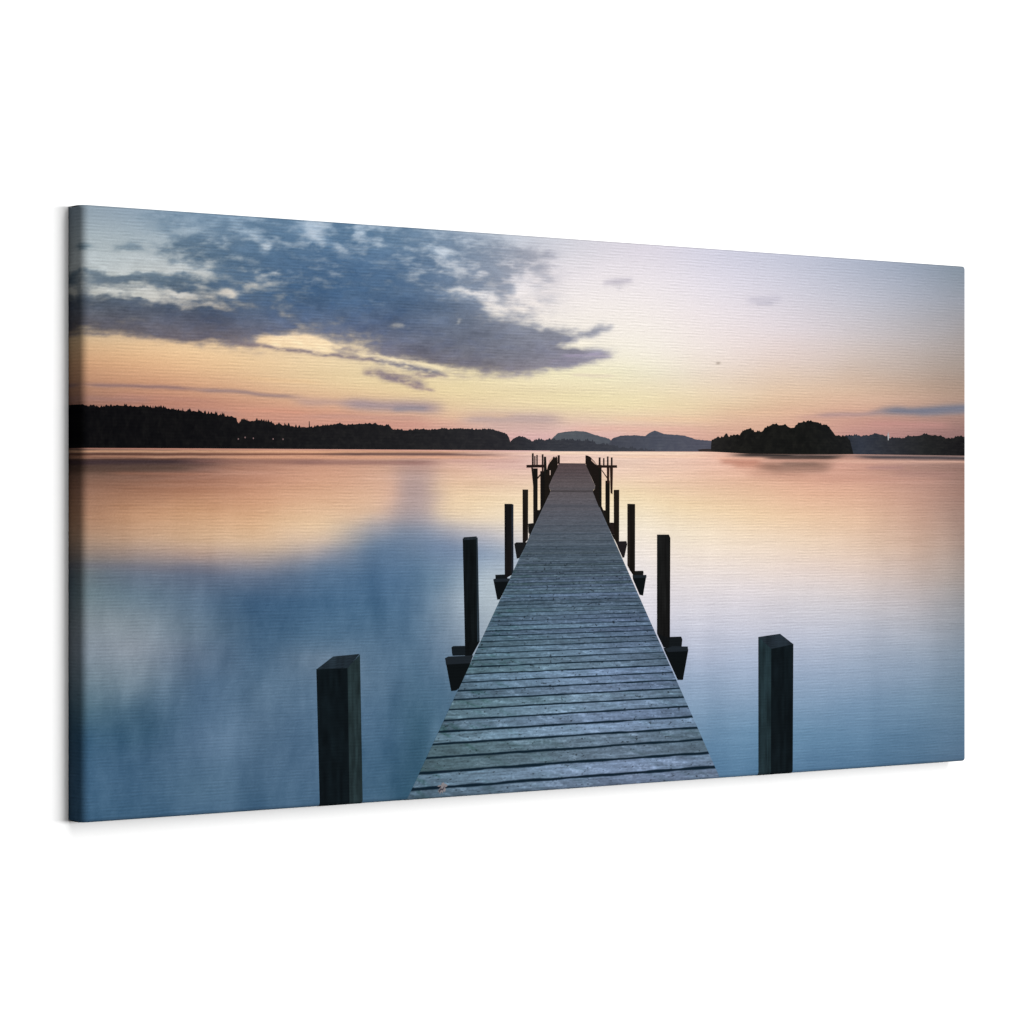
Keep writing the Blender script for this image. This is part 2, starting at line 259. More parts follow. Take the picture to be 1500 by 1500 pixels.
def paint(x, y, water):
    """Ink colour (display values) of the printed picture at photo-pixel coordinates."""
    if not water:
        wx = 9 * fbm(x / 60, y / 34, 40, 3)
        col = field(SKY, x + wx, y + 0.35 * wx, 30, 6)
        col += (6 * fbm(x / 160, y / 14, 60, 4) * sstep(520, 560, y))[..., None] * np.array([1, 1, .8])
        grey = col.mean(-1, keepdims=True)
        col = grey + (col - grey) * (1 - .21 * sstep(480, 560, y))[..., None] - (3 * sstep(500, 560, y))[..., None] + np.array([1., 0., 1.]) * sstep(560, 620, y)[..., None]
        # clouds
        calm = 1 - .6 * sstep(462, 492, y)
        ux = x + 20 * fbm(x / 52, y / 26, 71, 5, .55)
        uy = y + 11 * calm * fbm(x / 40, y / 22, 81, 5, .55)
        d = blobs(CLOUD, ux, uy, 1.15) - 1.0 * blobs(BREAK, ux, uy, .95)
        sx_, sy_ = x + .35 * y, y - .12 * x
        n = fbm(sx_ / 44, sy_ / 17, 91, 6, .55)
        n2 = fbm(sx_ / 17, sy_ / 7.5, 131, 5, .54)
        n3 = fbm(x / 70, y / 34, 191, 4, .5)
        n4 = fbm(sx_ / 8, sy_ / 4.2, 231, 3, .6)
        d = d + (0.62 * n + 0.34 * n2 + .06 * n4) * sstep(.0, .4, d) * (.45 + .55 * calm)
        soft = sstep(520, 470, y)
        al = sstep(-.02 + .10 * (1 - soft), 1.16 - .34 * (1 - soft), d)
        # thinner, mottled veil in the upper part of the bank
        thin = sstep(-.12, .85, -(.95 * n + .7 * n2 + .3 * n3)) * sstep(440, 390, y)
        al = al * (1 - .60 * thin)
        # ragged, feathered rims
        rag = fbm(sx_ / 11, sy_ / 4.5, 251, 4, .62)
        al = np.clip(al + 0.55 * rag * al * (1 - al), 0, 1) * (.93 + .07 * sstep(-.2, .5, n2))
        veins = sstep(.12, .5, fbm(sx_ / 30, sy_ / 9, 261, 5, .62)) * sstep(470, 420, y)
        al = al * (1 - .18 * veins)
        tint = field(CLOUD_TINT, x, y, 45, 12)
        tint = (tint + (tint.mean(-1, keepdims=True) - tint) * .12) * .965 - (14 * sstep(420, 250, x) * sstep(415, 440, y))[..., None]
        tint += (17 * n + 15 * n2 + 10 * n3 + 6 * n4)[..., None]
        col = col + (tint - col) * (al * 0.97)[..., None]
        # bright rims where a break opens
        rim = sstep(.05, .5, blobs(BREAK, ux, uy, .95)) * (1 - al) * sstep(1000, 700, x)
        col += (rim * (8 + 16 * n2))[..., None]
        fray = 3.0 * fbm(x / 24, y / 14, 271, 4, .6)
        before = col
        col = strokes(col, x, y, STRAND, fray)
        keep = np.clip(.72 + 1.1 * fbm(sx_ / 14, sy_ / 5, 281, 4, .6), .12, 1)[..., None]
        col = before + (col - before) * keep
        col += (sstep(620, 200, x) * sstep(495, 540, y))[..., None] * np.array([0., -7., -9.]) + (np.exp(-((x - 820) / 170) ** 2) * sstep(540, 575, y))[..., None] * np.array([0., -6., 7.])
        col = strokes(col, x, y, BAND, 2.2 * fbm(x / 50, y / 30, 51, 3))
        dot = np.exp(-(((x - 1052) / 3) ** 2 + ((y - 532) / 1.8) ** 2))
        col -= (dot * 60)[..., None]
    else:
        wx = 6 * fbm(x / 70, y / 40, 140, 3)
        col = field(WATER, x + 1.4 * wx, y + 0.6 * wx, 11, 7)
        grey = col.mean(-1, keepdims=True)
        col = grey + (col - grey) * .90
        # broad soft mirror-image of the clouds, drawn out downwards by a long exposure
        m = fbm(x / 46, y / 120, 150, 5, .6)
        low = sstep(770, 900, y) * sstep(780, 640, x)
        col += (17 * m * low)[..., None]
        m2 = fbm(x / 26 + y / 60, y / 60, 155, 4, .55)
        col += (6 * m2 * low)[..., None]
        col += (5 * fbm(x / 30, y / 160, 157, 3) * sstep(690, 760, y))[..., None]
        # fine ripples
        rip = fbm(x / 60, y / 3.2, 160, 3)
        col += (5.0 * rip * (1 - .5 * low))[..., None]
        hot = sstep(662, 668, y) * sstep(760, 690, y)
        col += (9 * fbm(x / 120, y / 4.5, 170, 3) * hot)[..., None]
        col = strokes(col, x, y, STREAK, 0.5 * fbm(x / 40, y / 20, 52, 3))
    g = rng.normal(0, 1.6, x.shape)
    return np.clip(col + g[..., None], 4, 250)


# ------------------------------------------------------------------ materials
LIGHT = 3.18   # how much brighter than 1 a perfect white on the picture would be lit; inks are that much darker


def ink_material(name, weave=1.0, rough=0.62):
    m = bpy.data.materials.new(name)
    m.use_nodes = True
    nt = m.node_tree
    nt.nodes.clear()
    N, L = nt.nodes.new, nt.links.new
    out, bs = N('ShaderNodeOutputMaterial'), N('ShaderNodeBsdfPrincipled')
    bs.inputs['Roughness'].default_value = rough
    bs.inputs['Specular IOR Level'].default_value = 0.0
    L(bs.outputs[0], out.inputs[0])
    at = N('ShaderNodeAttribute')
    at.attribute_name = 'ink'
    tc = N('ShaderNodeTexCoord')
    # weft ribs: thread lines running along the canvas, broken up in short runs
    stretch = N('ShaderNodeMapping')
    stretch.inputs['Scale'].default_value = (44, 44, 170)
    L(tc.outputs['Object'], stretch.inputs[0])
    runs = N('ShaderNodeTexNoise')
    runs.inputs['Scale'].default_value = 1.0
    runs.inputs['Detail'].default_value = 3.0
    L(stretch.outputs[0], runs.inputs[0])
    sep = N('ShaderNodeSeparateXYZ')
    L(tc.outputs['Object'], sep.inputs[0])
    def math_(op, a, b=None, c=None):
        n = N('ShaderNodeMath')
        n.operation = op
        for k, v in enumerate((a, b, c)):
            if v is None:
                continue
            if isinstance(v, (int, float)):
                n.inputs[k].default_value = v
            else:
                L(v, n.inputs[k])
        return n.outputs[0]
    ph = math_('MULTIPLY_ADD', sep.outputs['Z'], 2 * math.pi / 0.00335, math_('MULTIPLY', runs.outputs['Fac'], 5.5))
    rib = math_('SINE', ph)
    patch_map = N('ShaderNodeMapping')
    patch_map.inputs['Scale'].default_value = (60, 60, 190)
    patch_map.inputs['Location'].default_value = (3.1, 0, 1.7)
    L(tc.outputs['Object'], patch_map.inputs[0])
    patch = N('ShaderNodeTexNoise')
    patch.inputs['Scale'].default_value = 1.0
    patch.inputs['Detail'].default_value = 2.0
    L(patch_map.outputs[0], patch.inputs[0])
    pm = N('ShaderNodeMapRange')
    pm.inputs['From Min'].default_value, pm.inputs['From Max'].default_value = 0.40, 0.62
    pm.inputs['To Min'].default_value, pm.inputs['To Max'].default_value = 0.0, 1.5
    L(patch.outputs['Fac'], pm.inputs['Value'])
    grain = N('ShaderNodeTexNoise')
    grain.inputs['Scale'].default_value = 620.0
    grain.inputs['Detail'].default_value = 2.0
    L(tc.outputs['Object'], grain.inputs[0])
    g = math_('SUBTRACT', grain.outputs['Fac'], 0.5)
    h = math_('MULTIPLY', rib, pm.outputs[0])
    mod = math_('MULTIPLY_ADD', h, 0.068 * weave, 1.0)
    mod = math_('MULTIPLY_ADD', g, 0.22 * weave, mod)
    mod = math_('MULTIPLY', mod, 1.0 / LIGHT)
    sc = N('ShaderNodeVectorMath')
    sc.operation = 'SCALE'
    L(at.outputs['Color'], sc.inputs[0])
    L(mod, sc.inputs['Scale'])
    L(sc.outputs[0], bs.inputs['Base Color'])
    bp = N('ShaderNodeBump')
    bp.inputs['Strength'].default_value = 0.25 * weave
    bp.inputs['Distance'].default_value = 0.00012
    L(math_('ADD', h, g), bp.inputs['Height'])
    L(bp.outputs[0], bs.inputs['Normal'])
    return m


INK = ink_material('printed canvas')
INK_DARK = ink_material('printed canvas dark ink', weave=0.8)


# ------------------------------------------------------------------ mesh helpers
def make_object(name, verts, faces_flat, loop_tot, colours, parent, mat, smooth=True):
    me = bpy.data.meshes.new(name)
    nv, nf = len(verts), len(loop_tot)
    me.vertices.add(nv)
    me.vertices.foreach_set('co', np.asarray(verts, np.float32).ravel())
    me.loops.add(len(faces_flat))
    me.loops.foreach_set('vertex_index', np.asarray(faces_flat, np.int32))
    me.polygons.add(nf)
    tot = np.asarray(loop_tot, np.int32)
    me.polygons.foreach_set('loop_start', np.concatenate([[0], np.cumsum(tot)[:-1]]).astype(np.int32))
    me.polygons.foreach_set('loop_total', tot)
    me.update(calc_edges=True)
    me.validate()
    at = me.attributes.new('ink', 'FLOAT_COLOR', 'POINT')
    rgba = np.ones((nv, 4), np.float32)
    rgba[:, :3] = lin(colours)
    at.data.foreach_set('color', rgba.ravel())
    me.polygons.foreach_set('use_smooth', np.full(nf, smooth))
    me.materials.append(mat)
    o = bpy.data.objects.new(name, me)
    S.collection.objects.link(o)
    o.parent = parent
    return o


def grid_faces(nr, nc, base=0):
    i = np.arange(nr * nc).reshape(nr, nc) + base
    q = np.stack([i[:-1, :-1], i[1:, :-1], i[1:, 1:], i[:-1, 1:]], -1).reshape(-1, 4)
    return q


_LAYER = [0]


def layer(off):
    """Each coat of ink sits a hair above the one before, so no two share a plane."""
    if off == 0:
        return 0.0
    _LAYER[0] += 1
    return off + _LAYER[0] * 0.0000006


class Sheet:
    """Collects quads and outlines into ONE printed mesh lying on the canvas."""
    def __init__(self):
        self.v, self.c, self.f, self.t, self.n = [], [], [], [], 0

    def grid(self, A, B, col, off):
        off = layer(off)
        p = surface(A, B, off)
        nr, nc = A.shape
        q = grid_faces(nr, nc, self.n)
        self.v.append(p.reshape(-1, 3))
        self.c.append(np.broadcast_to(np.asarray(col, float), (nr, nc, 3)).reshape(-1, 3))
        self.f.append(q.ravel())
        self.t.append(np.full(len(q), 4))
        self.n += nr * nc
        return self

    def quad(self, tl, tr, br, bl, col, off, nr=2, nc=2, tone=None):
        v, u = np.meshgrid(np.linspace(0, 1, nr), np.linspace(0, 1, nc), indexing='ij')
        tl, tr, br, bl = (np.array(p, float) for p in (tl, tr, br, bl))
        P = (tl * (1 - u)[..., None] + tr * u[..., None]) * (1 - v)[..., None] + (bl * (1 - u)[..., None] + br * u[..., None]) * v[..., None]
        a, b = to_ab(P[..., 0], P[..., 1])
        c = np.broadcast_to(np.array(col, float), P.shape[:2] + (3,)).copy()
        if tone is not None:
            c = tone(c, u, v, P[..., 0], P[..., 1])
        # the picture's rows run downwards, so flip to keep the faces looking out of the canvas
        return self.grid(a[::-1], b[::-1], np.clip(c[::-1], 3, 250), off)

    def outline(self, pts, col, off):
        a, b = to_ab([p[0] for p in pts], [p[1] for p in pts])
        area = sum(a[i] * b[(i + 1) % len(a)] - a[(i + 1) % len(a)] * b[i] for i in range(len(a)))
        if area < 0:
            a, b = a[::-1], b[::-1]
        p = surface(a, b, layer(off))
        self.v.append(p)
        c = np.array(col, float)
        self.c.append(np.broadcast_to(c, (len(a), 3)))
        self.f.append(np.arange(len(a)) + self.n)
        self.t.append([len(a)])
        self.n += len(a)
        return self

    def build(self, name, parent, mat=None):
        return make_object(name, np.concatenate(self.v), np.concatenate(self.f), np.concatenate([np.asarray(t) for t in self.t]), np.concatenate(self.c), parent, mat or INK)


# ------------------------------------------------------------------ the canvas
canvas = bpy.data.objects.new('canvas_print', None)
S.collection.objects.link(canvas)
canvas.location = (0, -GAP, ZC)
canvas.empty_display_size = 0.2
canvas['label'] = 'wide stretched canvas print of a wooden jetty on a lake at dusk'
canvas['category'] = 'canvas print'

LFOLD = R - R * math.pi / 2          # unrolled coordinate where the top and bottom faces begin
SIDE = DEPTH - R                     # flat run of those faces
XFOLD = RX - RX * math.pi / 2        # the same for the near short end
XSIDE = DEPTH - RX


def horizon_b(a):
    x, _ = to_px(np.clip(np.abs(a), 0, W), 0 * a)
    _, b = to_ab(x, 658.0 + (x - 121) * 0.0045)
    return b


def picture_colour(A, B, water):
    """Ink over the whole front; past the edges the picture folds round mirrored."""
    a = np.abs(A)
    a = np.where(a > W, 2 * W - a, a)
    b = np.where(B > H / 2, H - B, np.where(B < -H / 2, -H - B, B))
    x, y = to_px(a, b)
    return paint(x, y, water)


# columns: denser over the fold
cols = np.concatenate([np.linspace(XFOLD, RX, 22)[:-1], np.linspace(RX, W - R, 980), np.linspace(W - R, W - LFOLD, 14)[1:]])
NS, NW = 250, 330
# front rows: sky from the horizon to the top fold, water from the bottom fold to the horizon
hb = horizon_b(cols)
ft = np.concatenate([np.linspace(0, 1, NS)[:-1] , [1.0]])
top_rows = np.linspace(H / 2 - R, H / 2 - LFOLD, 9)[1:]
bot_rows = np.linspace(-H / 2 + LFOLD, -H / 2 + R, 9)[:-1]
Bs = np.concatenate([hb[None, :] + (H / 2 - R - hb[None, :]) * ft[:, None], np.repeat(top_rows[:, None], len(cols), 1)])
As = np.repeat(cols[None, :], len(Bs), 0)
fw = np.linspace(0, 1, NW)
Bw = np.concatenate([np.repeat(bot_rows[:, None], len(cols), 1), (-H / 2 + R) + (hb[None, :] - (-H / 2 + R)) * fw[:, None]])
Aw = np.repeat(cols[None, :], len(Bw), 0)


sky = Sheet().grid(As, Bs, picture_colour(As, Bs, False), 0).build('printed_sky', canvas)
water = Sheet().grid(Aw, Bw, picture_colour(Aw, Bw, True), 0).build('printed_water', canvas)

# the folded sides of the canvas, one strip for each
def side_strip(a_lo, a_hi, n):
    """A vertical side face: sky above the horizon, water below, as the print runs round the edge."""
    ca = np.linspace(a_lo, a_hi, n)
    hbs = horizon_b(ca)
    rows_w = np.linspace(0, 1, 300)
    rows_s = np.linspace(0, 1, 240)[1:]
    lo = -H / 2 + 0.0006
    hi = H / 2 - 0.0006
    Bl = np.concatenate([lo + (hbs[None] - lo) * rows_w[:, None], hbs[None] + (hi - hbs[None]) * rows_s[:, None]])
    Al = np.repeat(ca[None], len(Bl), 0)
    wet = np.arange(len(Bl)) < 300
    c = np.where(wet[:, None, None], picture_colour(Al, Bl, True), picture_colour(Al, Bl, False))
    return Al, Bl, c


Al, Bl, cl = side_strip(XFOLD - XSIDE, XFOLD, 14)
side = Sheet().grid(Al, Bl, cl, 0).build('folded_edge', canvas)
Ar, Br, cr = side_strip(W - LFOLD, W - LFOLD + SIDE, 8)
Sheet().grid(Ar, Br, cr, 0).build('folded_edge', canvas)
ct = np.linspace(XFOLD, W - LFOLD, 240)
for lo, hi, wet in ((H / 2 - LFOLD, H / 2 - LFOLD + SIDE, False), (-H / 2 + LFOLD - SIDE, -H / 2 + LFOLD, True)):
    rb = np.linspace(lo, hi, 6)
    Ae, Be = np.repeat(ct[None], 6, 0), np.repeat(rb[:, None], 240, 1)
    Sheet().grid(Ae, Be, picture_colour(Ae, Be, wet), 0).build('folded_edge', canvas)

# ------------------------------------------------------------------ far shores
OFF1, OFF2, OFF3, OFF4 = 0.00005, 0.00010, 0.00016, 0.00022


def silhouette(name, top, bottom, tint, x0, x1, spikes, seed, parent, off, step=0.45, wrap=False, rows=9):
    """A shore seen against the sky: ragged top edge from a profile plus tree tips."""
    rows = max(rows, 26) if spikes[0] > 1 else rows
    xs = np.arange(x0, x1, step)
    tx, ty = zip(*top)
    bx, by = zip(*bottom)
    yt = np.interp(xs, tx, ty)
    yb = np.interp(xs, bx, by)
    amp, per = spikes
    r = np.random.default_rng(seed)
    tips = np.zeros_like(xs)
    x = x0
    while x < x1:
        w = per * r.uniform(.45, 1.5)
        hgt = amp * r.uniform(.0, 1.0) ** 1.2 * (np.interp(x, [100, 180, 240, 430, 470, 760, 800], [.5, .7, 1, 1, .42, .38, .8]) if wrap else 1)
        tips = np.maximum(tips, hgt * np.clip(1 - np.abs(xs - x) / (w * .5), 0, 1))
        x += w * r.uniform(.45, 1.0)
    ground = amp * .35 * fbm(xs / (per * 3), xs * 0 + 3.3, seed, 3)
    yt = np.minimum(yt - tips + amp * (.3 if wrap else .4) + ground, yb - .1)
    a, bt = to_ab(xs, yt)
    _, bb = to_ab(xs, yb)
    if wrap:   # carry the shore round the left fold
        extra = np.linspace(XFOLD - XSIDE + 0.0004, a[0], 40)[:-1]
        a = np.concatenate([extra, a])
        jag = 0.0006 * r.random(39)
        bt = np.concatenate([bt[0] - jag, bt])
        bb = np.concatenate([np.full(39, bb[0]), bb])
        xs = np.concatenate([np.full(39, xs[0]), xs])
    t = np.linspace(0, 1, rows)[:, None]
    A = np.repeat(a[None], rows, 0)
    B = bb[None] + (bt - bb)[None] * t
    col = np.array([np.interp(xs, [p[0] for p in tint], [p[1][k] for p in tint]) for k in range(3)]).T
    C = np.repeat(col[None], rows, 0)
    fo = fbm(np.repeat(xs[None], rows, 0) / 6, t * 7 + xs[None] * 0, seed + 7, 5, .65)
    C = C + (np.where(fo > 0, 11.0, 7.0) * fo)[..., None] * np.array([1.0, .95, .75]) + np.array([2.0, .6, -.6])
    return Sheet().grid(A, B, np.clip(C, 3, 250), off).build(name, parent, INK_DARK)


hill_far = silhouette('printed_hill', [(806, 646), (810, 641), (817, 634.5), (828, 632.3), (844, 631), (858, 632), (866, 635), (880, 639.5), (892, 642.5), (898, 648), (905, 655)],
                      [(800, 661), (1050, 662)], [(806, (84, 90, 97)), (900, (78, 84, 94))], 806, 905, (.7, 5), 201, canvas, OFF1)
hill_near = silhouette('printed_hill', [(892, 650), (897, 642), (903, 640), (909, 638), (930, 637.5), (945, 638.6), (951, 634), (959, 630.6), (966, 633), (974, 636), (1000, 637.6), (1010, 640), (1019, 643.5), (1046, 646)],
                       [(800, 661), (1050, 661.5)], [(892, (66, 70, 81)), (960, (74, 79, 92)), (1046, (80, 82, 96))], 892, 1047, (.8, 5), 202, canvas, OFF1)
shore = silhouette('printed_shore', [(121, 591), (135, 593), (148, 595.5), (170, 592.5), (200, 593.5), (230, 596), (260, 599.5), (290, 602.5), (320, 606), (340, 609), (346, 611), (347.5, 618), (352, 618), (353, 613), (372, 614.5), (400, 620),
                    (430, 623), (445, 625), (455, 625), (470, 622.5), (500, 620.2), (516, 619.2), (550, 620), (569, 621.5), (575, 627), (600, 628), (640, 627.2), (690, 626.6), (720, 628), (737, 632), (745, 638), (747.5, 646),
                    (752, 641), (765, 637.5), (772, 640), (778, 644), (800, 642.5), (815, 643.5), (832, 642.5), (850, 644), (870, 646.5), (884, 650), (905, 653.5), (930, 656.5), (960, 658.5)],
                   [(121, 656), (300, 656.8), (450, 657.8), (740, 659.6), (960, 661)],
                   [(121, (13, 14, 17)), (300, (17, 18, 21)), (450, (25, 26, 29)), (600, (31, 32, 35)), (740, (40, 41, 46)), (800, (50, 53, 61)), (960, (62, 66, 76))], 122, 960, (6.0, 3.6), 203, canvas, OFF2, wrap=True)
Sheet().outline([(452.3, 626), (452.6, 617), (453.4, 617), (453.9, 626)], (36, 30, 30), OFF3).build('printed_tower', canvas, INK_DARK)
for lx, ly in ((349, 643), (359, 640.8), (371, 642), (400, 643), (414.5, 643.4)):
    Sheet().outline([(lx + 1.0 * math.cos(t), ly + 1.3 * math.sin(t)) for t in np.linspace(0, 2 * math.pi, 9)[:-1]], (124, 100, 100), OFF3).build('printed_lamp', shore)
right_shore = silhouette('printed_shore', [(1222, 639), (1250, 637.5), (1262, 638.5), (1275, 637.2), (1283, 634.5), (1295, 637), (1303, 641), (1312, 640), (1325, 641.5), (1330, 638), (1345, 636.6), (1355, 634.6), (1366, 636.4), (1378, 638),
                          (1388, 642.5), (1397, 641), (1403, 638.2), (1416, 639)],
                         [(1222, 665), (1416, 667.4)], [(1222, (38, 43, 50)), (1260, (48, 54, 66)), (1300, (44, 47, 54)), (1360, (32, 34, 36)), (1416, (24, 24, 27))], 1222, 1415, (2.8, 4.8), 204, canvas, OFF2)
Sheet().outline([(1300.4, 645), (1299.8, 637), (1301.2, 632.6), (1302.4, 640), (1301.6, 645)], (168, 166, 168), OFF3).build('printed_sail', canvas)
island = silhouette('printed_island', [(1041.5, 652), (1042.5, 643.5), (1050, 641), (1060, 640), (1063, 635), (1068, 640), (1075, 635), (1083, 636.5), (1087, 633), (1093, 629), (1099, 626), (1104, 631), (1115, 632), (1122, 626), (1130, 621.5), (1136, 619.5),
                     (1141, 622), (1150, 621), (1156, 625), (1163, 625), (1170, 620), (1178, 617.5), (1188, 616), (1197, 618), (1203, 622), (1211, 621.5), (1216, 627), (1221, 633), (1224, 637.5), (1240, 638.5), (1245, 645), (1248, 656), (1250, 664)],
                    [(1041, 661.6), (1060, 662.6), (1100, 664.6), (1180, 665.4), (1250, 665.4)], [(1041, (34, 34, 35)), (1080, (24, 25, 25)), (1180, (21, 23, 23)), (1250, (27, 29, 31))], 1041.5, 1250, (3.2, 4.6), 205, canvas, OFF3)
Sheet().outline([(1022, 658.6), (1030, 657.6), (1043, 657.4), (1043, 661.8), (1024, 661.2)], (52, 46, 46), OFF2).build('printed_shore', canvas, INK_DARK)

# ------------------------------------------------------------------ the jetty
jetty_left = lambda y: np.interp(y, [678, 681, 700, 711, 715, 718, 721.5, 1200], [820, 817, 809, 804, 804.5, 806.5, 805.5, 805.5 - .4655 * 478.5])
jetty_right = lambda y: np.interp(y, [678, 681, 700, 711, 715, 718, 721.5, 1200], [857, 858, 866.5, 871.5, 871.5, 869, 868.5, 868.5 + .4447 * 478.5])


def plank_row(x, y):
    h = HL + (HR - HL) * (x - XL) / (XR - XL)
    t = (y - CY) / h
    h0 = HL + (HR - HL) * (599 - XL) / (XR - XL)
    t = t + 0.0046 * (x - 599) / 449 * np.clip((y - 653) / 490, 0, 1)
    D = (CY + t * h0) - 651.0
    return 10427.0 / np.maximum(D, 8), D


FAR = ((820, 86, 102, 118), (780, 90, 100, 114), (740, 98, 97, 107), (715, 104, 97, 101), (690, 94, 83, 88), (680, 86, 71, 74))
DECK = (
    column(600, (1170, 80, 104, 122)) + column(640, (1150, 88, 112, 128), (1080, 84, 108, 120), (1010, 80, 104, 118), (900, 76, 98, 114), *FAR) + column(720, (1150, 102, 126, 146), (1080, 98, 124, 142), (1000, 92, 119, 138), (930, 78, 103, 121), (870, 76, 98, 116), *FAR)
    + column(830, (1150, 110, 131, 154), (1080, 113, 136, 160), (1000, 113, 138, 162), (930, 100, 125, 148), (870, 88, 108, 130), *FAR)
    + column(920, (1140, 118, 136, 164), (1070, 115, 136, 164), (1000, 108, 128, 156), (930, 94, 114, 142), (870, 84, 102, 124), *FAR)
    + column(1020, (1140, 110, 128, 152), (1080, 94, 116, 138), (1030, 90, 112, 134), (900, 82, 100, 122), *FAR)
)


def deck_colour(x, y, u):
    nu, D = plank_row(x, y)
    k = np.floor(nu - 20.57)
    fr = (nu - 20.57) - k            # 0 at the near edge of a plank
    pxs = D * D / 10427.0            # height of a plank in photo pixels
    col = field(DECK, x, y, 40, 12) + np.array([1., 0., -2.])
    col = col * np.interp(y, [690, 760, 900, 1170], [.96, .96, 1.02, 1.0])[..., None]
    rk = np.random.default_rng(5).random((400, 3))
    ki = (k.astype(int)) % 400
    vis = np.clip((pxs - 1.0) / 3.0, 0, 1)
    col = col * (1 + (rk[ki, 0] - .5) * .24 * np.clip(pxs / 4, .25, 1))[..., None]
    col = col + ((rk[ki, 1] - .5) * 12 * vis)[..., None] * np.array([.6, .5, 1.2])
    # grain running along the plank and lighter worn patches
    gx = x / np.maximum(D, 30) * 42.0 + rk[ki, 2] * 80
    gr = fbm(gx / 2.6, fr * 7 + k * 3.7, 300, 5, .65, 0)
    wp = fbm(gx / 1.5, fr * 2.2 + k * 5.1, 320, 4, .6, 0)
    sp = fbm(x / 3.2, y / 2.0, 330, 3, .6)
    col = col * (0.95 + 0.24 * gr * np.clip(pxs / 5, .3, 1) + .12 * wp + .13 * sp * vis)[..., None]
    worn = sstep(.30, .62, wp + .35 * sp) * vis
    col = col + worn[..., None] * np.array([14, 14, 15])
    moss = sstep(.16, .5, fbm(gx / 1.8 + 40, k * 1.7 + fr, 340, 4, .5, 0)) * (0.35 + sstep(.3, .0, u)) * vis
    col = col + moss[..., None] * np.array([-13, -8, -14])
    knot = sstep(.62, .72, fbm(x / 4.2 + 9, y / 2.6, 350, 2)) * vis
    col = col * (1 - .45 * knot)[..., None]
    # dark joint at the near edge, thin light arris above it
    wj = np.clip(0.115 + .05 * fbm(x / 30, k * 2.1, 360, 3), .08, .3)
    jd = np.clip(1.15 * sstep(wj * 1.35, wj * .55, np.minimum(fr, 1 - fr + .06)), 0, 1)
    jw = np.interp(pxs, [.7, 1.8, 3.5, 10], [.08, .5, .82, .97])
    jc = np.array([14., 30., 42.])
    col = col + (jc - col) * (jd * jw)[..., None]
    # lighter line along the worn edges
    edge = np.maximum(sstep(.018, .0, u), sstep(.982, 1.0, u)) * sstep(980, 860, y)
    col = col + edge[..., None] * np.array([10, 12, 12])
    # seam where the wider landing begins
    seam = np.exp(-((y - 719.5) / 1.2) ** 2) * .3
    col = col * (1 - seam)[..., None]
    return np.clip(col, 6, 240)


rows = np.concatenate([np.linspace(678.4, 760, 110)[:-1], np.linspace(760, 1177, 560)])
us = np.linspace(0, 1, 420)
Y0, U = np.meshgrid(rows, us, indexing='ij')
# rows follow the slope of the picture's own horizontals
X0 = jetty_left(Y0) * (1 - U) + jetty_right(Y0) * U
slope = -0.1409 * (Y0 - CY) / 835 - .0085 * np.clip((Y0 - 653) / 490, 0, 1)
Y = Y0 + slope * (X0 - jetty_left(Y0))
X = jetty_left(Y) * (1 - U) + jetty_right(Y) * U
ja, jb = to_ab(X, Y)
jb = np.maximum(jb, -H / 2 + LFOLD)
jetty = Sheet().grid(ja[::-1], jb[::-1], deck_colour(X, Y, U)[::-1], OFF3).build('printed_jetty', canvas)


def wood(seed, amp=9, freq=2.2):
    def tone(c, u, v, x, y):
        g = fbm(x / freq, y / 55, seed, 4, .6)
        g2 = fbm(x / 9, y / 24, seed + 9, 3)
        return c * (1 + .34 * g + .14 * g2)[..., None] + (amp * .12 * g)[..., None] * np.array([.6, 1.1, .8])
    return tone


def quads_piece(name, quads, seed, off=OFF4, parent=None, nr=40, nc=12):
    s = Sheet()
    for i, (tl, tr, br, bl, c) in enumerate(quads):
        s.quad(tl, tr, br, bl, c, off, nr, nc, wood(seed + i * 13))
    return s.build(name, parent or jetty, INK_DARK)


def shape_piece(name, pts, col, off=OFF4, parent=None):
    return Sheet().outline(pts, col, off).build(name, parent or jetty, INK_DARK)


# stringers showing as a dark edge under the deck
shape_piece('printed_stringer', [(806, 719), (801, 722), (792, 744), (776, 781), (774.5, 787), (778.5, 781), (806.2, 722)], (22, 21, 22), OFF2)
shape_piece('printed_stringer', [(868, 719), (873, 722), (884, 748), (899, 783), (904, 794), (899, 789), (868, 722)], (24, 21, 21), OFF2)

# near posts: front, side and top faces
quads_piece('printed_post', [((463.4, 980), (509, 978), (512, 1190), (468.8, 1192), (16, 23, 27)), ((509, 978), (527.2, 958.5), (531.4, 1187), (512, 1190), (37, 50, 53)), ((488, 961.6), (526.8, 957.8), (509, 978.6), (463.4, 980.6), (35, 45, 53))], 401, nr=300)
quads_piece('printed_post', [((1110.8, 933), (1129.5, 950), (1129, 1146), (1111, 1147.5), (33, 47, 52)), ((1129.5, 950), (1162, 943), (1161, 1142), (1129, 1146), (17, 24, 28)), ((1110.8, 933), (1142.4, 928.3), (1162, 943.6), (1129.5, 950.6), (37, 46, 54))], 411, nr=300)
# second pair
quads_piece('printed_post', [((677.8, 789), (697.4, 787), (699, 940), (681, 940), (16, 20, 22)), ((697.4, 787), (699.6, 787.5), (702.4, 940), (699, 940), (38, 48, 56)), ((681, 940), (702.4, 940), (690.5, 961.5), (681.4, 961.5), (15, 18, 20)), ((679.4, 787), (698.2, 785.6), (697.6, 790), (677.9, 791.4), (34, 40, 46))], 421)
quads_piece('printed_post', [((962.4, 783), (979.6, 783), (979.2, 938), (962.4, 928), (24, 24, 24)), ((979.6, 783), (981.8, 788), (981.2, 937), (979.2, 940), (14, 15, 16)), ((962.4, 928), (980.8, 935), (979, 950), (971.8, 948), (16, 18, 20))], 431)
